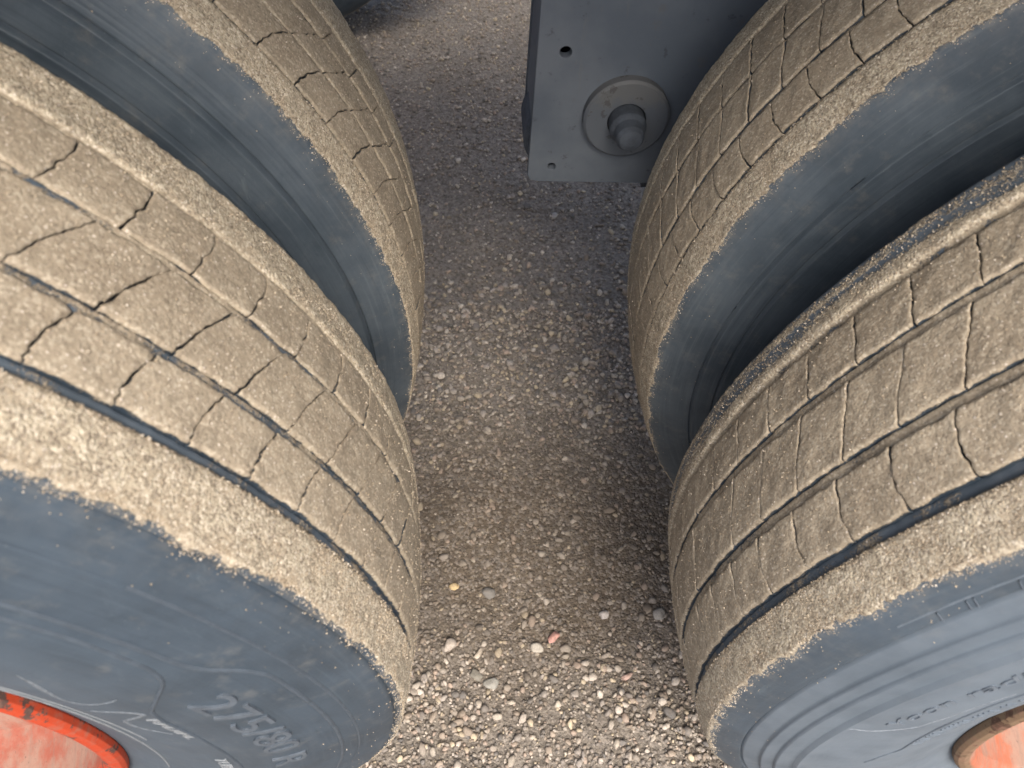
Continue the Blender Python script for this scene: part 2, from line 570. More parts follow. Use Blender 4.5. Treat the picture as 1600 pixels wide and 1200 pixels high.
# per tyre: Rm crown radius, hub x, mid plane y, yaw, grooves (y, width, depth, dust), ribs (blocks)
TY = {
    'L': dict(R=.50875, x=-.61559, yc=-.1227, y4=-.18648, yaw=.23, sgn=1, mat=MAT_TYRE_L, n=84,
              grooves=[(-.0588, .0024, .0014, .80), (-.1002, .0036, .0019, .64), (-.1485, .0056, .0030, .50), (-.1865, .0074, .0034, .42)],
              ribs=[(50.55, (0, -.25, -1.05)), (52.92, (0, -1.75, -2.95)), (53.43, (0, -.8, -1.2))],
              ledges=[(.0152, .0040, -1), (.0415, .0006, 1)], far_dust=1.0, edge=.0008, edge_far=.003, gap=0.8),
    'R': dict(R=.51170, x=.62207, yc=-.1220, y4=-.19036, yaw=.30, sgn=-1, mat=MAT_TYRE_R, n=80,
              grooves=[(-.0539, .0068, .0036, .72), (-.0945, .0074, .0034, .80), (-.1457, .0080, .0036, .74), (-.1904, .0086, .0042, .38)],
              ribs=[(-58.65, (0, -.4, -1.0)), (-60.43, (0, -1.4, -2.6)), (-63.99, (0, -.65, -.55))],
              ledges=[(.0355, .0045, -1), (.0497, .0026, 1), (.0602, .0026, 1), (.0745, .0036, 1)], far_dust=.55, edge=.0022, edge_far=.002, gap=0.9),
    'l': dict(R=.50377, x=-.61702, yc=.1980, y4=.12983, yaw=.82, sgn=1, mat=MAT_TYRE_I, n=86,
              grooves=[(.2385, .0024, .0018, .85), (.2075, .0026, .0016, .9), (.1715, .0026, .0016, .9), (.1298, .0034, .0036, .45)],
              ribs=[(60.8, (0, -.4, -1.1)), (59.1, (0, -1.2, -2.6)), (56.2, (0, -1.3, -2.1))],
              ledges=[(.0455, .0030, 1), (.072, .0030, 1), (.0440, .0035, -1), (.0705, .0035, -1), (.030, .0003, -1), (.034, .0003, -1), (.038, .0003, -1)], far_dust=1.0, edge=.0005, edge_far=.002, gap=0.9),
    'r': dict(R=.50061, x=.61059, yc=.1900, y4=.12162, yaw=-1.6, sgn=-1, mat=MAT_TYRE_I, n=86,
              grooves=[(.2560, .0034, .0026, .85), (.2095, .0038, .0026, .9), (.1608, .0042, .0028, .9), (.1216, .0040, .0042, .45)],
              ribs=[(-57.0, (0, -.6, -1.2)), (-58.02, (0, -1.1, -2.1)), (-57.3, (0, -.4, -.3))],
              ledges=[(.053, .0016, 1), (.073, .0018, 1), (.0515, .0025, -1), (.0715, .0030, -1)], far_dust=1.0, edge=.0012, edge_far=.002, gap=1.0),
}
FLOOR = 0.0060                                     # carcass depth beneath the blocks


def profile(w):
    """cross section from the outer bead over the tread to the inner bead: arrays y (absolute), drop, dust code, loose, n"""
    T = TY[w]
    yc = T['yc']
    rows = []                                       # (y, drop, dust, loose, crust)
    ds = np.unique(np.concatenate([np.linspace(.2105, .06, 34), np.linspace(.06, .0104, 30)] +
                                  [[d - .0005, d + .0005, d + .0016, d - .0016] for d, a, s in T['ledges']]))[::-1]
    for d in ds:
        h = side_h(d)
        for d0, a, s in T['ledges']:
            if s < 0: h -= a * max(0, 1 - abs(d - d0) / .0012)          # a cut line
            else: h += a * (sstep(-.0005, .0005, d - d0) * math.exp(-max(d - d0, 0) / .009) - .0)   # a step
        rows.append((yc - h, d, -1, 0, 0))
    g = sorted(T['grooves'])                        # near (low y) first
    def shoulder(y0, y1, near):
        for y in np.linspace(y0, y1, 22)[1:]:
            e = abs(y - (y1 if near else y0))       # worn, rounded lip beside the groove
            rows.append((y, crown(abs(y - yc)) + .0012 * max(0, 1 - e / .004) ** 2, 2 if near else 3, 1, 1))
    shoulder(yc - .099, g[0][0] - g[0][1] / 2, True)
    for i, (y, wd, dp, du) in enumerate(g):
        for t in (-.34, -.1, .1, .34):
            rows.append((y + t * wd, crown(abs(y - yc)) + dp * (1.0 if abs(t) < .2 else .85), du, .25, 0))
        if i < 3:
            y2, w2 = g[i + 1][0], g[i + 1][1]
            rows.append((y + wd / 2 + .0008, crown(abs(y + wd / 2 - yc)) + FLOOR, .2, 0, 0))
            rows.append((y2 - w2 / 2 - .0008, crown(abs(y2 - w2 / 2 - yc)) + FLOOR, .2, 0, 0))
    ye = g[3][0] + g[3][1] / 2
    rows.append((ye, crown(abs(ye - yc)) + .0012, 3, 1, 1))
    shoulder(ye, yc + .099, False)
    for d in np.concatenate([np.linspace(.0125, .06, 16), np.linspace(.07, .2105, 12)]):
        rows.append((yc + side_h(d), d, -2, 0, 0))
    return np.array(rows)


def surf(w, s_y, drop, th):
    """local coordinates (axle centre origin, y relative to groove 4)"""
    T = TY[w]
    r = T['R'] - drop
    return np.stack([r * np.sin(th), np.broadcast_to(s_y - T['y4'], r.shape) + 0 * th, r * np.cos(th)], -1)


_ad = np.concatenate([np.linspace(0, .0104, 60), _dd[1:]])
_ah = np.concatenate([.065 * np.sqrt(np.linspace(0, .0104, 60) / .0045), _hh[1:]])
_as = np.concatenate([[0], np.cumsum(np.hypot(np.diff(_ah), np.diff(_ad)))]) - .099


def arc_of(d):
    """distance along the surface past the shoulder corner for a given depth below the crown"""
    return np.interp(d, _ad, _as)


def at_arc(a):
    return np.interp(a, _as, _ad), np.interp(a, _as, _ah)


def edge_arc(w, th, far=False):
    """where the sand ends on the shoulder (surface distance), ragged along the tyre"""
    T = TY[w]
    P = np.stack([th * 50, np.full_like(th, 3.1 if far else .7), np.full_like(th, ord(w))], -1)
    return (T['edge_far'] if far else T['edge']) + (vnoise(P, .35, 21) - .5) * .0055 + (vnoise(P, 1.1, 22) - .5) * .0050 + (vnoise(P, 3.5, 23) - .5) * .0034 + (vnoise(P, 10, 24) - .5) * .0016


def make_carcass(w, parent):
    T = TY[w]
    pr = profile(w)
    fine = np.radians(np.arange(22, 118, .28)) * 1.0
    coarse = np.radians(np.arange(118, 382, 1.2))
    th = np.concatenate([fine, coarse]) * T['sgn']
    if T['sgn'] < 0: th = th[::-1]
    n, m = len(th), len(pr)
    TH = np.repeat(th[:, None], m, 1)
    Y = np.repeat(pr[None, :, 0], n, 0)
    D = np.repeat(pr[None, :, 1], n, 0)
    code = np.repeat(pr[None, :, 2], n, 0)
    loose = np.repeat(pr[None, :, 3], n, 0)
    P0 = surf(w, Y, D, TH)
    nz = vnoise(P0, 330, 31) - .5
    nz2 = vnoise(P0, 90, 32) - .5
    edn = np.repeat(edge_arc(w, th)[:, None], m, 1)
    edf = np.repeat(edge_arc(w, th, True)[:, None], m, 1)
    dust = code.copy()
    A = arc_of(D)
    near_m = np.clip(.5 + (edn - A) / .0030, 0, 1)
    far_m = np.clip(.5 + (edf - A) / .0030, 0, 1) * T['far_dust']
    streak = vnoise(np.stack([TH * 9, Y * 260, 0 * Y], -1), 1.0, 33)
    if T['far_dust'] < .9:
        far_m = np.clip(.40 + .55 * (streak - .4) + .5 * sstep(.0175, .026, T['yc'] + .10 - Y), 0, 1) * (far_m > .02)
    dust = np.where(code == -1, near_m, dust)
    dust = np.where(code == 2, near_m, dust)
    dust = np.where(code == -2, far_m, dust)
    dust = np.where(code == 3, far_m, dust)
    gmask = (code >= 0) & (code < 1)
    dust = np.where(gmask, dust + nz2 * .55 + (streak - .5) * .25, dust)
    dust = np.where((code == -1) & (D > .03), np.minimum(dust, .12), dust)
    # crust thickness
    thick = dust * ((code == 2) | (code == 3) | ((code == -1) & (D < .03)) | ((code == -2) & (D < .03))) * (.0009 + nz * .0010 + nz2 * .0010)
    thick += gmask * (nz * .0012 + nz2 * .0014)
    thick += (code < 0) * nz2 * .00018
    dy = np.gradient(pr[:, 0]); dr = np.gradient(-pr[:, 1])
    L = np.hypot(dy, dr)
    ny, nr = -dr / L, dy / L
    ny = np.where(gmask[0], 0, ny); nr = np.where(gmask[0], 1, nr)
    P = surf(w, Y + thick * ny[None], D - thick * nr[None], TH)
    F = grid_faces(n, m, wrap=True)
    me = mesh_np('tyre', P.reshape(-1, 3), F[:, ::-1] if T['sgn'] > 0 else F[:, ::-1])
    fattr(me, 'dust', dust)
    loose = np.where((code < 0) & (D < .03), .9, loose)
    fattr(me, 'loose', loose * np.clip(.75 + nz2, 0, 1))
    if w == 'R':
        film = (code == -1) * (.15 + .55 * sstep(.034, .037, D) + .2 * sstep(.05, .1, D))
    elif w == 'L':
        film = (code == -1) * (.24 * sstep(.06, .16, D) + .05 * sstep(.016, .02, D))
    else:
        film = 0 * D
    film = np.where(gmask, .45, film)
    film = np.where((code == 3) & (T['far_dust'] < .9), .6, film)
    fattr(me, 'film', film)
    below = np.maximum(A - edn, 0)
    fattr(me, 'smear', (code == -1) * (A > edn) * (.45 * np.exp(-below / .0035) + .07 * np.exp(-below / .02)))
    return obj('tyre', me, T['mat'], parent, (0, 0, T['R']))


def make_blocks(w, tyre):
    T = TY[w]
    g = sorted(T['grooves'], reverse=True)          # far first: rib 0 lies between groove 0 and 1
    n = T['n']
    pitch = 360.0 / n
    for k, (th0, s) in enumerate(T['ribs']):
        y0 = g[k][0] - g[k][1] / 2
        y1 = g[k + 1][0] + g[k + 1][1] / 2
        variants = []
        nu, nv = 17, 25
        u = np.concatenate([[0, .018, .045], np.linspace(.1, .9, nu - 6), [.955, .982, 1]])
        v = np.concatenate([[0, .025, .06], np.linspace(.13, .87, nv - 6), [.94, .975, 1]])
        for var in range(7):
            U, Vv = np.meshgrid(u, v, indexing='ij')
            seed = 100 + var * 13 + k * 101 + ord(w)
            sv = np.interp(Vv, [0, .5, 1], s)
            a, b, c = s                             # smooth curve through the three measured points
            sv = a * 2 * (Vv - .5) * (Vv - 1) - b * 4 * Vv * (Vv - 1) + c * 2 * Vv * (Vv - .5)
            gap = np.degrees(T['gap'] * .001 / T['R'])
            rs = 900 + k * 37 + ord(w)
            jag = lambda q, sd, f_: vnoise(np.stack([q * f_ + sd, q * 0 + sd, q * 0], -1), 1.0, rs) - .5
            line = (jag(Vv, 0, 5) * .28 + jag(Vv, 3, 13) * .26 + jag(Vv, 5, 27) * .18) * {'L': .52, 'R': .40, 'l': .5, 'r': .42}[w]
            own = lambda sd: (vnoise(np.stack([Vv * 9 + sd, Vv * 0, Vv * 0], -1), 1.0, seed) - .5) * .10
            wid = gap / 2 * (1 + .25 * (1 - np.minimum(1, 8 * np.minimum(Vv, 1 - Vv))))
            e0 = wid + line + own(0)
            e1 = wid - line + own(3)
            TH = np.radians(sv + e0 + U * (pitch - e0 - e1))
            yw0 = (vnoise(np.stack([U * 9, U * 0 + 5, U * 0], -1), 1.0, seed) - .5) * .0016
            yw1 = (vnoise(np.stack([U * 9, U * 0 + 9, U * 0], -1), 1.0, seed) - .5) * .0016
            Y = (y0 + yw0) + Vv * (y1 + yw1 - y0 - yw0)
            du = np.minimum(U, 1 - U) * np.radians(pitch) * T['R']
            dv = np.minimum(Vv, 1 - Vv) * abs(y1 - y0)
            rnd = lambda d, R_: R_ - np.sqrt(np.maximum(R_ * R_ - np.maximum(R_ - d, 0) ** 2, 0))
            R1 = .0019
            drop = crown(np.abs(Y - T['yc'])) + rnd(dv, R1) * .8 + rnd(du, .0009) * .5
            P = np.stack([U * 3.1, Vv * 2.2, U * 0], -1)
            drop = drop - (vnoise(P, 1.3, seed) - .5) * .0011 - (vnoise(P, 4.5, seed + 1) - .5) * .0007 + (vnoise(P * 0 + var, 1.0, seed) - .5) * .0009
            top = surf(w, Y, drop, TH)
            nu_, nv_ = top.shape[:2]
            Vt = top.reshape(-1, 3)
            F = [grid_faces(nu_, nv_)]
            ring = np.concatenate([np.arange(nv_), np.arange(1, nu_) * nv_ + nv_ - 1, (nu_ - 1) * nv_ + np.arange(nv_ - 1)[::-1], np.arange(1, nu_ - 1)[::-1] * nv_])
            midr = surf(w, Y.reshape(-1)[ring], drop.reshape(-1)[ring] + .0007, TH.reshape(-1)[ring])
            lowd = drop.reshape(-1)[ring] * 0 + crown(np.abs(Y.reshape(-1)[ring] - T['yc'])) + FLOOR + .001
            low = surf(w, Y.reshape(-1)[ring], lowd, TH.reshape(-1)[ring])
            base = len(Vt)
            i = np.arange(len(ring)); j = (i + 1) % len(ring)
            K = len(ring)
            F.append(np.stack([ring[i], base + i, base + j, ring[j]], -1))
            F.append(np.stack([base + i, base + K + i, base + K + j, base + j], -1))
            me = mesh_np('tread_block', np.concatenate([Vt, midr, low]), np.concatenate(F)[:, ::-1])
            if me.polygons[nv_ * 3].normal.z < 0:
                me.flip_normals()
            dd = np.full(len(Vt) + 2 * K, 1.0)
            dd[base:] = .45
            dd[base + K:] = .1
            fattr(me, 'dust', dd)
            fattr(me, 'loose', np.concatenate([(.10 + .16 * np.exp(-dv / .003) * np.clip(du / .004, 0, 1)).reshape(-1), np.full(2 * K, .05)]))
            me.materials.append(T['mat'])
            variants.append(me)
        order = RNG.integers(0, 7, n)
        for i in range(n):
            b = bpy.data.objects.new('tread_block', variants[order[i]])
            b.parent = tyre
            b.rotation_euler = (0, rad(th0 + i * pitch), 0)
            COL.objects.link(b)


OCT_V = np.array([(1, 0, 0), (-1, 0, 0), (0, 1, 0), (0, -1, 0), (0, 0, 1), (0, 0, -1)], float)
OCT_F = np.array([(0, 2, 4), (2, 1, 4), (1, 3, 4), (3, 0, 4), (2, 0, 5), (1, 2, 5), (3, 1, 5), (0, 3, 5)])


def make_grains(w, tyre, n_sh, n_edge, n_tread):
    T = TY[w]
    yc = T['yc']
    sg = T['sgn']
    lo, hi = (28, 112)
    ths, ys, ds = [], [], []
    g = sorted(T['grooves'])
    # shoulder crust
    th = np.radians(RNG.uniform(lo, hi, n_sh)) * sg
    y = RNG.uniform(yc - .099, g[0][0] - g[0][1] / 2, n_sh)
    ths.append(th); ys.append(y); ds.append(crown(np.abs(y - yc)))
    nf = int(n_sh * .4)
    th = np.radians(RNG.uniform(lo, hi, nf)) * sg
    y = RNG.uniform(g[3][0] + g[3][1] / 2, yc + .098, nf)
    keep = RNG.random(nf) < T['far_dust']
    ths.append(th[keep]); ys.append(y[keep]); ds.append(crown(np.abs(y[keep] - yc)))
    # the ragged edge and the strays below it
    th = np.radians(RNG.uniform(lo, hi, n_edge)) * sg
    a = edge_arc(w, th) - .0022 + RNG.normal(0, .0018, n_edge) + RNG.exponential(.0011, n_edge)
    a = np.where(RNG.random(n_edge) < .022, a + RNG.exponential(.014, n_edge), a)
    d, h = at_arc(a)
    ths.append(th); ys.append(yc - h); ds.append(d)
    # tread
    th = np.radians(RNG.uniform(lo, hi, n_tread)) * sg
    y = RNG.uniform(g[0][0], g[3][0], n_tread)
    ok = np.ones(n_tread, bool)
    for gy, wd, dp, du in g:
        ok &= np.abs(y - gy) > wd / 2 + .002
    ths.append(th[ok]); ys.append(y[ok]); ds.append(crown(np.abs(y[ok] - yc)) - .0001)
    th, y, d = np.concatenate(ths), np.concatenate(ys), np.concatenate(ds)
    n = len(th)
    s = (.00030 + .00042 * RNG.random(n) ** 3)
    C = surf(w, y, d - s * .2 - .0006 * (d < .0105), th)
    V = OCT_V[None] * RNG.uniform(.6, 1.3, (n, 6, 1)) * s[:, None, None]
    V = np.einsum('nij,nkj->nki', rots(n), V) + C[:, None]
    F = (OCT_F[None] + (np.arange(n) * 6)[:, None, None]).reshape(-1, 3)
    me = mesh_np('sand_grains', V.reshape(-1, 3), F, smooth=False)
    pal = np.array([(.40, .33, .235), (.48, .405, .30), (.34, .275, .195), (.56, .485, .38), (.26, .205, .145), (.66, .59, .49)])
    t = pal[RNG.choice(6, n, p=[.27, .22, .2, .13, .12, .06])] * RNG.uniform(.85, 1.1, (n, 1))
    cattr(me, 'tint', np.repeat(t, 6, 0))
    o = obj('sand_grains', me, MAT_SAND, tyre)
    o['kind'] = 'stuff'
    return o


def on_side(w, drop, th, lift=0.0):
    """point on the outer sidewall in tyre space; th in radians"""
    T = TY[w]
    h = side_h(np.asarray(drop)) + lift
    for d0, a, s in T['ledges']:
        if s > 0:
            x = np.asarray(drop) - d0
            h = h + a * sstep(-.0005, .0005, x) * np.exp(-np.maximum(x, 0) / .009)
    return surf(w, T['yc'] - h, np.asarray(drop), np.asarray(th))


def ribbon(name, w, pts, width, height, mat, tyre, flat=False, closed_round=True):
    """a raised bead along (drop, theta deg) points on the sidewall"""
    T = TY[w]
    q = np.array(pts, float)
    seg = np.r_[0, np.cumsum(np.hypot(np.diff(q[:, 0]), np.radians(np.diff(q[:, 1])) * .43))]
    t = np.linspace(0, seg[-1], max(8, int(seg[-1] / .0025)))
    d, a = np.interp(t, seg, q[:, 0]), np.radians(np.interp(t, seg, q[:, 1]))
    for _ in range(6):
        d[1:-1] = (d[:-2] + 2 * d[1:-1] + d[2:]) / 4
        a[1:-1] = (a[:-2] + 2 * a[1:-1] + a[2:]) / 4
    r = T['R'] - d
    td, ta = np.gradient(d), np.gradient(a) * r
    L = np.hypot(td, ta) + 1e-9
    nd, na = -ta / L, td / L
    wv = np.full_like(d, width) if np.isscalar(width) else np.interp(t / t[-1], np.linspace(0, 1, len(width)), width)
    cols = []
    prof = [(-1, -.0006), (-.75, height * .55), (-.3, height), (.3, height), (.75, height * .55), (1, -.0006)]
    for c, hgt in prof:
        cols.append(on_side(w, d + nd * wv * c / 2, a + na * wv * c / 2 / r, hgt))
    P = np.stack(cols, 1)
    me = mesh_np(name, P.reshape(-1, 3), grid_faces(len(t), len(prof)))
    if me.polygons[len(me.polygons) // 2].normal.y > 0:
        me.flip_normals()
    return obj(name, me, mat, tyre)


def lettering(w, text, drop_bot, drop_top, th_start, th_end, mat, tyre, slant=0.0, outer_top=True, raise_=.0009, lean=0.0):
    """moulded raised writing bent round the sidewall"""
    cu_ = bpy.data.curves.new('lettering', 'FONT')
    cu_.body = text
    cu_.size = 1.0
    cu_.resolution_u = 4
    tmp = bpy.data.objects.new('lettering_source', cu_)
    COL.objects.link(tmp)
    dg = bpy.context.evaluated_depsgraph_get()
    me0 = bpy.data.meshes.new_from_object(tmp.evaluated_get(dg))
    bpy.data.objects.remove(tmp)
    V = np.array([v.co[:] for v in me0.vertices])
    import bmesh
    bm = bmesh.new()
    bm.from_mesh(me0)
    bmesh.ops.triangulate(bm, faces=bm.faces)
    bmesh.ops.subdivide_edges(bm, edges=[e for e in bm.edges if e.calc_length() > .25], cuts=1)
    ext = bmesh.ops.extrude_face_region(bm, geom=bm.faces[:])
    topv = {e for e in ext['geom'] if isinstance(e, bmesh.types.BMVert)}
    bm.verts.index_update()
    x0, x1 = V[:, 0].min(), V[:, 0].max()
    for v in bm.verts:
        x = (v.co.x - x0) / (x1 - x0)
        y = v.co.y / .72
        dtop, dbot = drop_top, drop_bot
        d = dbot + (dtop - dbot) * y
        thd = th_start + (th_end - th_start) * x + lean * y
        p = on_side(w, np.array([d]), np.array([rad(thd)]), raise_ if v in topv else -.0006)[0]
        v.co = p
    bmesh.ops.recalc_face_normals(bm, faces=bm.faces[:])
    me = bpy.data.meshes.new('lettering')
    bm.to_mesh(me)
    bm.free()
    bpy.data.meshes.remove(me0)
    return obj('lettering', me, mat, tyre)


def lathe(name, prof, n, mat, parent, loc, a0=0.0):
    th = np.linspace(0, 2 * np.pi, n, endpoint=False)
    q = np.array(prof, float)
    rows = [q[:1]]
    for a, b in zip(q[:-1], q[1:]):              # supporting loops keep the turned edges crisp
        e = min(.2, .0006 / max(np.hypot(*(b - a)), 1e-6))
        rows += [(a + (b - a) * np.array([[e], [1 - e]])), b[None]]
    pr = np.concatenate(rows)
    P = np.stack([pr[None, :, 1] * np.sin(th)[:, None], np.repeat(pr[None, :, 0], n, 0), pr[None, :, 1] * np.cos(th)[:, None]], -1)
    me = mesh_np(name, P.reshape(-1, 3), grid_faces(n, len(pr), wrap=True)[:, ::-1])
    return obj(name, me, mat, parent, loc)


def rim_profile(face_y, k=1.0):
    """outer flange lip, drop-centre dish and disc; y from the outside in"""
    pr = [(face_y + .20, .285), (face_y + .012, .2858), (face_y + .004, .2885), (face_y + .0015, .293), (face_y + .0005, .2965), (face_y - .003, .2985), (face_y - .0075, .2985), (face_y - .0105, .2960),
            (face_y - .0115, .2915), (face_y - .010, .2865), (face_y - .006, .2815), (face_y + .002, .2775), (face_y + .012, .2755), (face_y + .045, .268),
            (face_y + .060, .262), (face_y + .068, .235), (face_y + .055, .195), (face_y + .045, .150), (face_y + .045, .0)]
    return [(y, r * k) for y, r in pr]


LABELS = {
    'L': ('dusty outer wheel with glossy red-orange chipped rim and 275/80 moulded on its scuffed sidewall', 'truck wheel'),
    'R': ('sand-caked outer wheel with faded pinkish-orange rim and stepped ridges ringing its pale grey sidewall', 'truck wheel'),
    'l': ('inner wheel with wavy tread cuts, behind the sand-covered wheel with the glossy red-orange rim', 'truck wheel'),
    'r': ('inner wheel overlapping the steel hanger bracket, behind the sand-covered wheel with the faded rim', 'truck wheel'),
}
GROUP = 'dual wheels on the tandem axles'
TYRES = {}
for w in 'LRlr':
    T = TY[w]
    root = empty('truck_wheel', (T['x'], T['y4'], 0), rad(T['yaw']))
    tag(root, LABELS[w][0], LABELS[w][1], GROUP)
    ty = make_carcass(w, root)
    TYRES[w] = ty
    make_blocks(w, ty)
    if w in 'LR':
        make_grains(w, ty, 17000, 9000, 3500)
    else:
        make_grains(w, ty, 8500, 5500, 1500)
    fy = T['yc'] - .1155 - T['y4'] + .002
    lathe('rim', rim_profile(fy, (T['R'] - .2100) / .2985), 360, MAT_RIM_L if w in 'Ll' else MAT_RIM_R, root, (0, 0, T['R']))

# sidewall relief, left outer tyre
tl = TYRES['L']
ribbon('sidewall_ridge', 'L', [(.0715, 30), (.0715, 45), (.0718, 53.7), (.0722, 61), (.0722, 66.5), (.069, 68.6), (.058, 71.0), (.0535, 73.0), (.0535, 80), (.0530, 89), (.0525, 115)], .0030, .0010, MAT_LETTER, tl)
ribbon('sidewall_ridge', 'L', [(.080, 40), (.0800, 59), (.0822, 65.5), (.087, 67.6), (.100, 69.3), (.1185, 72), (.1235, 75.0), (.1235, 84), (.121, 94), (.121, 112)], .0028, .0011, MAT_LETTER, tl)
ribbon('sidewall_ridge', 'L', [(.0412, 58), (.0420, 66), (.0415, 76), (.0405, 100)], .0018, .0005, MAT_LETTER, tl)
ribbon('sidewall_ridge', 'L', [(.1690, 55), (.1720, 67), (.1760, 80), (.1770, 100)], .0015, .0008, MAT_LETTER_PALE, tl)
ribbon('sidewall_ridge', 'L', [(.1600, 60), (.1640, 72), (.1660, 84)], .0012, .0006, MAT_LETTER_PALE, tl)
lettering('L', '275/80 R', .0985, .0750, 72.6, 95.8, MAT_LETTER_L, tl, raise_=.0014)
lettering('L', 'RADIAL', .1312, .1222, 74.2, 81.6, MAT_LETTER_PALE, tl, raise_=.0006)
lettering('L', 'TUBELESS', .1350, .1260, 90.5, 101, MAT_LETTER_PALE, tl, raise_=.0006)
ribbon('scuff_mark', 'L', [(.126, 60), (.1313, 61.6), (.1403, 64.2), (.1480, 67.0), (.1433, 68.8), (.129, 68.7), (.118, 68.1)], (.001, .004, .0045, .002, .0016, .001), .00025, MAT_SCUFF, tl)
ribbon('scuff_mark', 'L', [(.1510, 70.8), (.1318, 71.8), (.1232, 72.6), (.135, 73.6), (.1488, 74.6), (.1498, 77.4), (.1357, 79.8)], (.002, .004, .0045, .003, .004, .003, .0015), .00025, MAT_SCUFF, tl)

# right outer tyre
tr = TYRES['R']
lettering('R', 'Yoon radial', .1035, .0925, -84.6, -66.0, MAT_LETTER_R, tr, raise_=.0008, lean=.8)
ribbon('sidewall_ridge', 'R', [(.0775, -86.35), (.0840, -86.6), (.0930, -86.5), (.103, -85.8), (.1150, -83.9), (.1195, -80), (.1205, -72)], (.0005, .0009, .0009, .0008, .0007, .0006, .0003), .0002, MAT_SCUFF_R, tr)
ribbon('sidewall_ridge', 'R', [(.1225, -100), (.1400, -94.5), (.1330, -84), (.1270, -76), (.1240, -66)], .0014, .0009, MAT_LETTER_R, tr)
lettering('R', '|||| ||| |||||| |||| || ||||| ||| |||| |||||', .1450, .1385, -92, -60, MAT_LETTER_R, tr, raise_=.0008)
for a in (-67.0, -64.9, -64.4, -61.5, -58):
    ribbon('wear_mark', 'R', [(.0275, a), (.0345, a - .35)], .0010, .0008, MAT_LETTER_L, tr)
ribbon('sidewall_ridge', 'R', [(.0262, -70), (.0262, -62), (.0262, -50)], .0011, .0007, MAT_LETTER_R, tr)

# the dark wheel far across, under the other side of the trailer
def far_wheel():
    root = empty('truck_wheel', (-.60, 1.655, 0))
    tag(root, 'dark wheel far across under the trailer, its lower curve resting on the distant gravel', 'truck wheel', GROUP)
    pts = [(-.112, .30), (-.125, .33), (-.135, .385), (-.128, .43), (-.112, .47), (-.100, .492), (-.085, .500), (-.068, .504), (-.064, .498), (-.058, .498), (-.054, .505),
           (-.026, .508), (-.022, .501), (-.016, .501), (-.012, .509), (.012, .509), (.016, .501), (.022, .501), (.026, .508), (.054, .505), (.058, .498), (.064, .498), (.068, .504),
           (.085, .500), (.100, .492), (.112, .47), (.128, .43), (.135, .385), (.125, .33), (.112, .30)]
    pr = np.array(pts); th = np.linspace(0, 2 * np.pi, 200, endpoint=False)
    P = np.stack([pr[None, :, 1] * np.sin(th)[:, None], np.repeat(pr[None, :, 0], 200, 0), pr[None, :, 1] * np.cos(th)[:, None]], -1)
    me = mesh_np('tyre', P.reshape(-1, 3), grid_faces(200, len(pr), wrap=True)[:, ::-1])
    dust = np.repeat(np.where(pr[None, :, 1] > .497, .9, 0.05), 200, 0)
    fattr(me, 'dust', dust); fattr(me, 'loose', dust * 0)
    obj('tyre', me, MAT_TYRE_I, root, (0, 0, .507))
    lathe('rim', rim_profile(-.112), 96, MAT_RIM_L, root, (0, 0, .507))


far_wheel()

# ------------------------------------------------------------------ trailer chassis with the hanger between the axles
def box_mesh(name, x0, x1, y0, y1, z0, z1, bev=.004):
    import bmesh
    bm = bmesh.new()
    bmesh.ops.create_cube(bm, size=1.0)
    for v in bm.verts:
        v.co = Vector(((x0 + x1) / 2 + v.co.x * (x1 - x0), (y0 + y1) / 2 + v.co.y * (y1 - y0), (z0 + z1) / 2 + v.co.z * (z1 - z0)))
    if bev:
        bmesh.ops.bevel(bm, geom=bm.edges[:], offset=bev, segments=2, affect='EDGES')
    me = bpy.data.meshes.new(name)
    bm.to_mesh(me)
    bm.free()
    return me


def plate_with_holes(name, x0, x1, z0, z1, y, t, holes, radius=.012):
    """a folded plate facing -Y with round through holes, built with a 2-D fill"""
    cu_ = bpy.data.curves.new(name, 'CURVE')
    cu_.dimensions = '2D'
    cu_.fill_mode = 'BOTH'
    cu_.extrude = t / 2
    cu_.bevel_depth = .0012
    def loop(pts):
        sp = cu_.splines.new('POLY')
        sp.points.add(len(pts) - 1)
        for p, q in zip(sp.points, pts): p.co = (*q, 0, 1)
        sp.use_cyclic_u = True
    c = radius
    loop([(x0, z0 + c * .7), (x0 + c * .25, z0 + c * .2), (x0 + c, z0), (x1, z0), (x1, z1), (x0, z1)])
    for hx, hz, hr in holes:
        loop([(hx + hr * math.cos(a), hz + hr * math.sin(a)) for a in np.linspace(0, 2 * np.pi, 24, endpoint=False)])
    tmp = bpy.data.objects.new('plate_source', cu_)
    COL.objects.link(tmp)
    me = bpy.data.meshes.new_from_object(tmp.evaluated_get(bpy.context.evaluated_depsgraph_get()))
    bpy.data.objects.remove(tmp)
    me.name = name
    for v in me.vertices:
        x, z, d = v.co
        v.co = (x, y + t / 2 - d, z)
    me.flip_normals()
    return me


HY = 0.42                                           # outer face of the hanger
ch = empty('trailer_chassis', (.12, HY, .46))
tag(ch, 'grey-blue steel trailer chassis, its hanger bracket with round washer hanging between the inner tyres', 'trailer')
off = Vector((-.12, -HY, -.46))


def cpart(name, me, mat, parent=None):
    if parent is None:
        return obj(name, me, mat, ch, off)
    return obj(name, me, mat, parent)


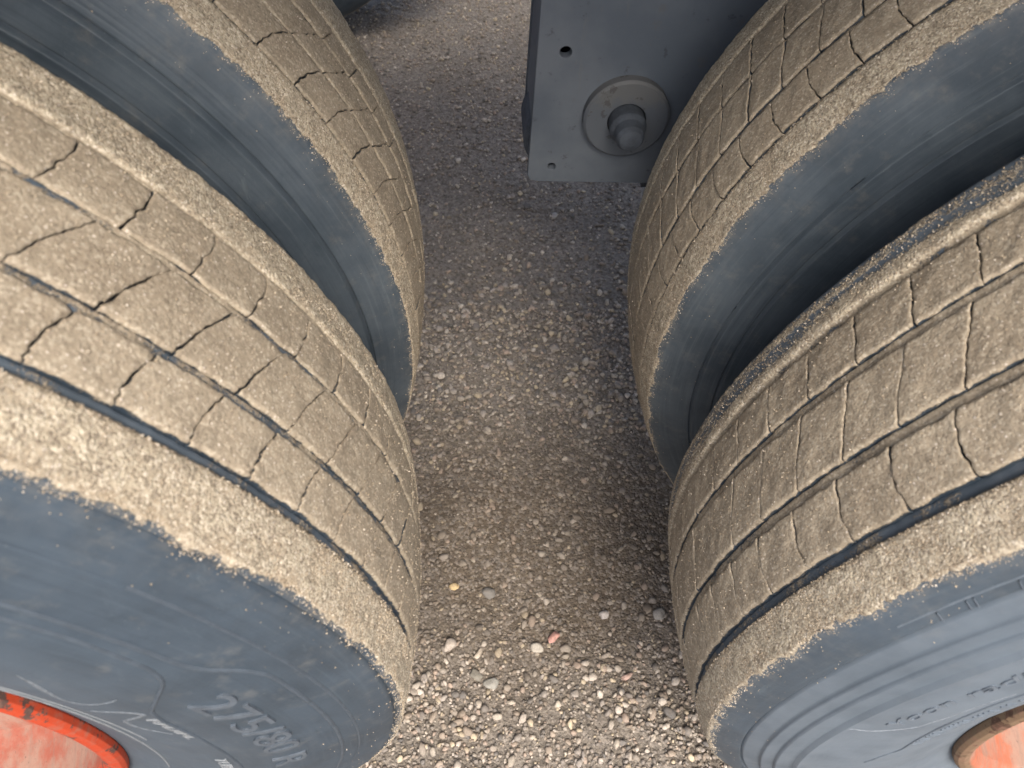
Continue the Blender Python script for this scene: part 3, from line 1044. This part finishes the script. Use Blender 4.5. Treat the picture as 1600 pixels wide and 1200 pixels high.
hanger = cpart('hanger_bracket', plate_with_holes('hanger_bracket', .0085, .245, .462, .98, HY, .010, [(.0385, .635, .0078), (.0365, .484, .0062)]), MAT_STEEL)
cpart('side_plate', box_mesh('side_plate', .0105, .0205, HY + .0102, HY + .13, .468, .98, .002), MAT_STEEL, hanger)
cpart('side_plate', box_mesh('side_plate', .230, .240, HY + .0102, HY + .13, .468, .98, .002), MAT_STEEL, hanger)
cpart('back_plate', box_mesh('back_plate', .0088, .245, HY + .1305, HY + .14, .462, .98, .002), MAT_STEEL, hanger)
def yl(name, prof, n, mat, parent, c):
    return lathe(name, prof, n, mat, parent, c)
WC = (.1165, 0, .560)
yl('washer', [(HY - .0002, .0505), (HY - .0115, .0505), (HY - .0145, .0475), (HY - .0145, .0225), (HY - .003, .0215)], 56, MAT_WASHER, hanger, WC)
yl('pivot_pin', [(HY - .002, .0212), (HY - .030, .0212), (HY - .033, .0195), (HY - .036, .0172), (HY - .048, .0160), (HY - .0530, .0128), (HY - .0545, .0060), (HY - .0545, .0)], 40, MAT_PIN, hanger, WC)
yl('bushing', [(HY + .0105, .046), (HY + .128, .046)], 40, MAT_PIN, hanger, WC)
# boss that bulges out past the hanger's edge, and the arm that runs back behind the tyre
yl('equaliser_boss', [(HY + .035, .0), (HY + .035, .041), (HY + .04, .046), (HY + .105, .046), (HY + .11, .041), (HY + .11, .0)], 44, MAT_PIN, hanger, (.0485, 0, .495))
cpart('torque_arm', box_mesh('torque_arm', .155, .55, HY + .03, HY + .09, .42, .475, .012), MAT_PIN, hanger)
cpart('frame_rail', box_mesh('frame_rail', -5.0, 5.0, HY - .02, HY + .14, .981, 1.352, .004), MAT_FRAME)
cpart('frame_rail', box_mesh('frame_rail', -5.0, 5.0, 1.42, 1.56, 1.10, 1.352, .004), MAT_FRAME)
cpart('unseen_deck', box_mesh('unseen_deck', -5.2, 5.2, -.285, .78, 1.353, 1.41, .004), MAT_DECK)  # out of view; shades the ground, bay beyond left open to let light through
cpart('unseen_deck', box_mesh('unseen_deck', -5.2, 5.2, 1.40, 2.245, 1.353, 1.41, .004), MAT_DECK)  # unseen far half, set back from the bay opened for the ground light
for x in np.arange(-4.6, 4.7, .92):
    cpart('cross_member', box_mesh('cross_member', x - .03, x + .03, -.26, HY - .022, 1.25, 1.352, .003), MAT_FRAME)

# ------------------------------------------------------------------ the stones that stand out on the gravel
def lone_stone(x, y, s, tint, label, asp=(1, .8, .6), rz=0.0):
    V, F = ICO3
    shp, _ = stone_shapes(ICO3, 1)
    V = shp[0] * np.array(asp) * s / 2
    c, sn = math.cos(rz), math.sin(rz)
    V = V @ np.array([[c, sn, 0], [-sn, c, 0], [0, 0, 1]])
    z = float(ground_z(np.array([x]), np.array([y]))[0])
    me = mesh_np('stone', V, F)
    cattr(me, 'tint', np.tile(np.array(tint), (len(V), 1)))
    o = obj('stone', me, MAT_STONE, None, (x, y, z + s / 2 * asp[2] * .55))
    return tag(o, label, 'stone', 'single stones lying on the gravel')


STONES = [
    (0.056, -0.004, .024, (.56, .30, .25), 'blocky salmon-pink stone, the brightest pink one in the middle of the dirt', (1.1, .6, .6), 1.0),
    (-0.086, 0.075, .017, (.60, .45, .24), 'small ochre-yellow stone lying close to the tread of the 275/80 wheel', (1, .8, .6), 0.2),
    (-0.036, 0.063, .021, (.19, .18, .165), 'dark grey rounded stone sunk in brown dirt, close beside the ochre-yellow one', (1, .95, .6), 0.5),
    (-0.055, -0.053, .022, (.25, .235, .195), 'olive-grey oval stone, darker one of a touching pair at the light gravel', (1.1, .85, .6), -.5),
    (-0.035, -0.066, .022, (.33, .32, .285), 'pale grey flat stone touching the olive-grey oval one', (1, .9, .5), .3),
    (0.154, -0.061, .022, (.58, .40, .33), 'long pink-and-cream sliver of stone lying flat near the faded-rim wheel', (1.2, .5, .45), .35),
    (-0.051, -0.024, .018, (.58, .50, .40), 'cream pointed stone standing between the dirt and the light gravel', (1, .6, .7), .9),
    (0.031, -0.019, .020, (.50, .46, .39), 'cream-grey square stone right beside the salmon-pink one', (.95, .9, .7), .1),
    (-0.094, -0.013, .022, (.46, .40, .34), 'brownish stone at the foot of the 275/80 tyre, beyond the light gravel', (1.1, .8, .7), .7),
    (0.212, 0.027, .022, (.30, .285, .26), 'grey rounded stone lying beside the tread of the faded-rim wheel', (1.1, .85, .6), .1),
    (0.133, 0.028, .016, (.52, .47, .43), 'whitish little stone alone on brown dirt, nearer the faded-rim wheel', (.95, .9, .8), .4),
]
for gx, gy, size, tint, label, asp, rz in STONES:
    lone_stone(gx, gy, size, tint, label, asp, rz)
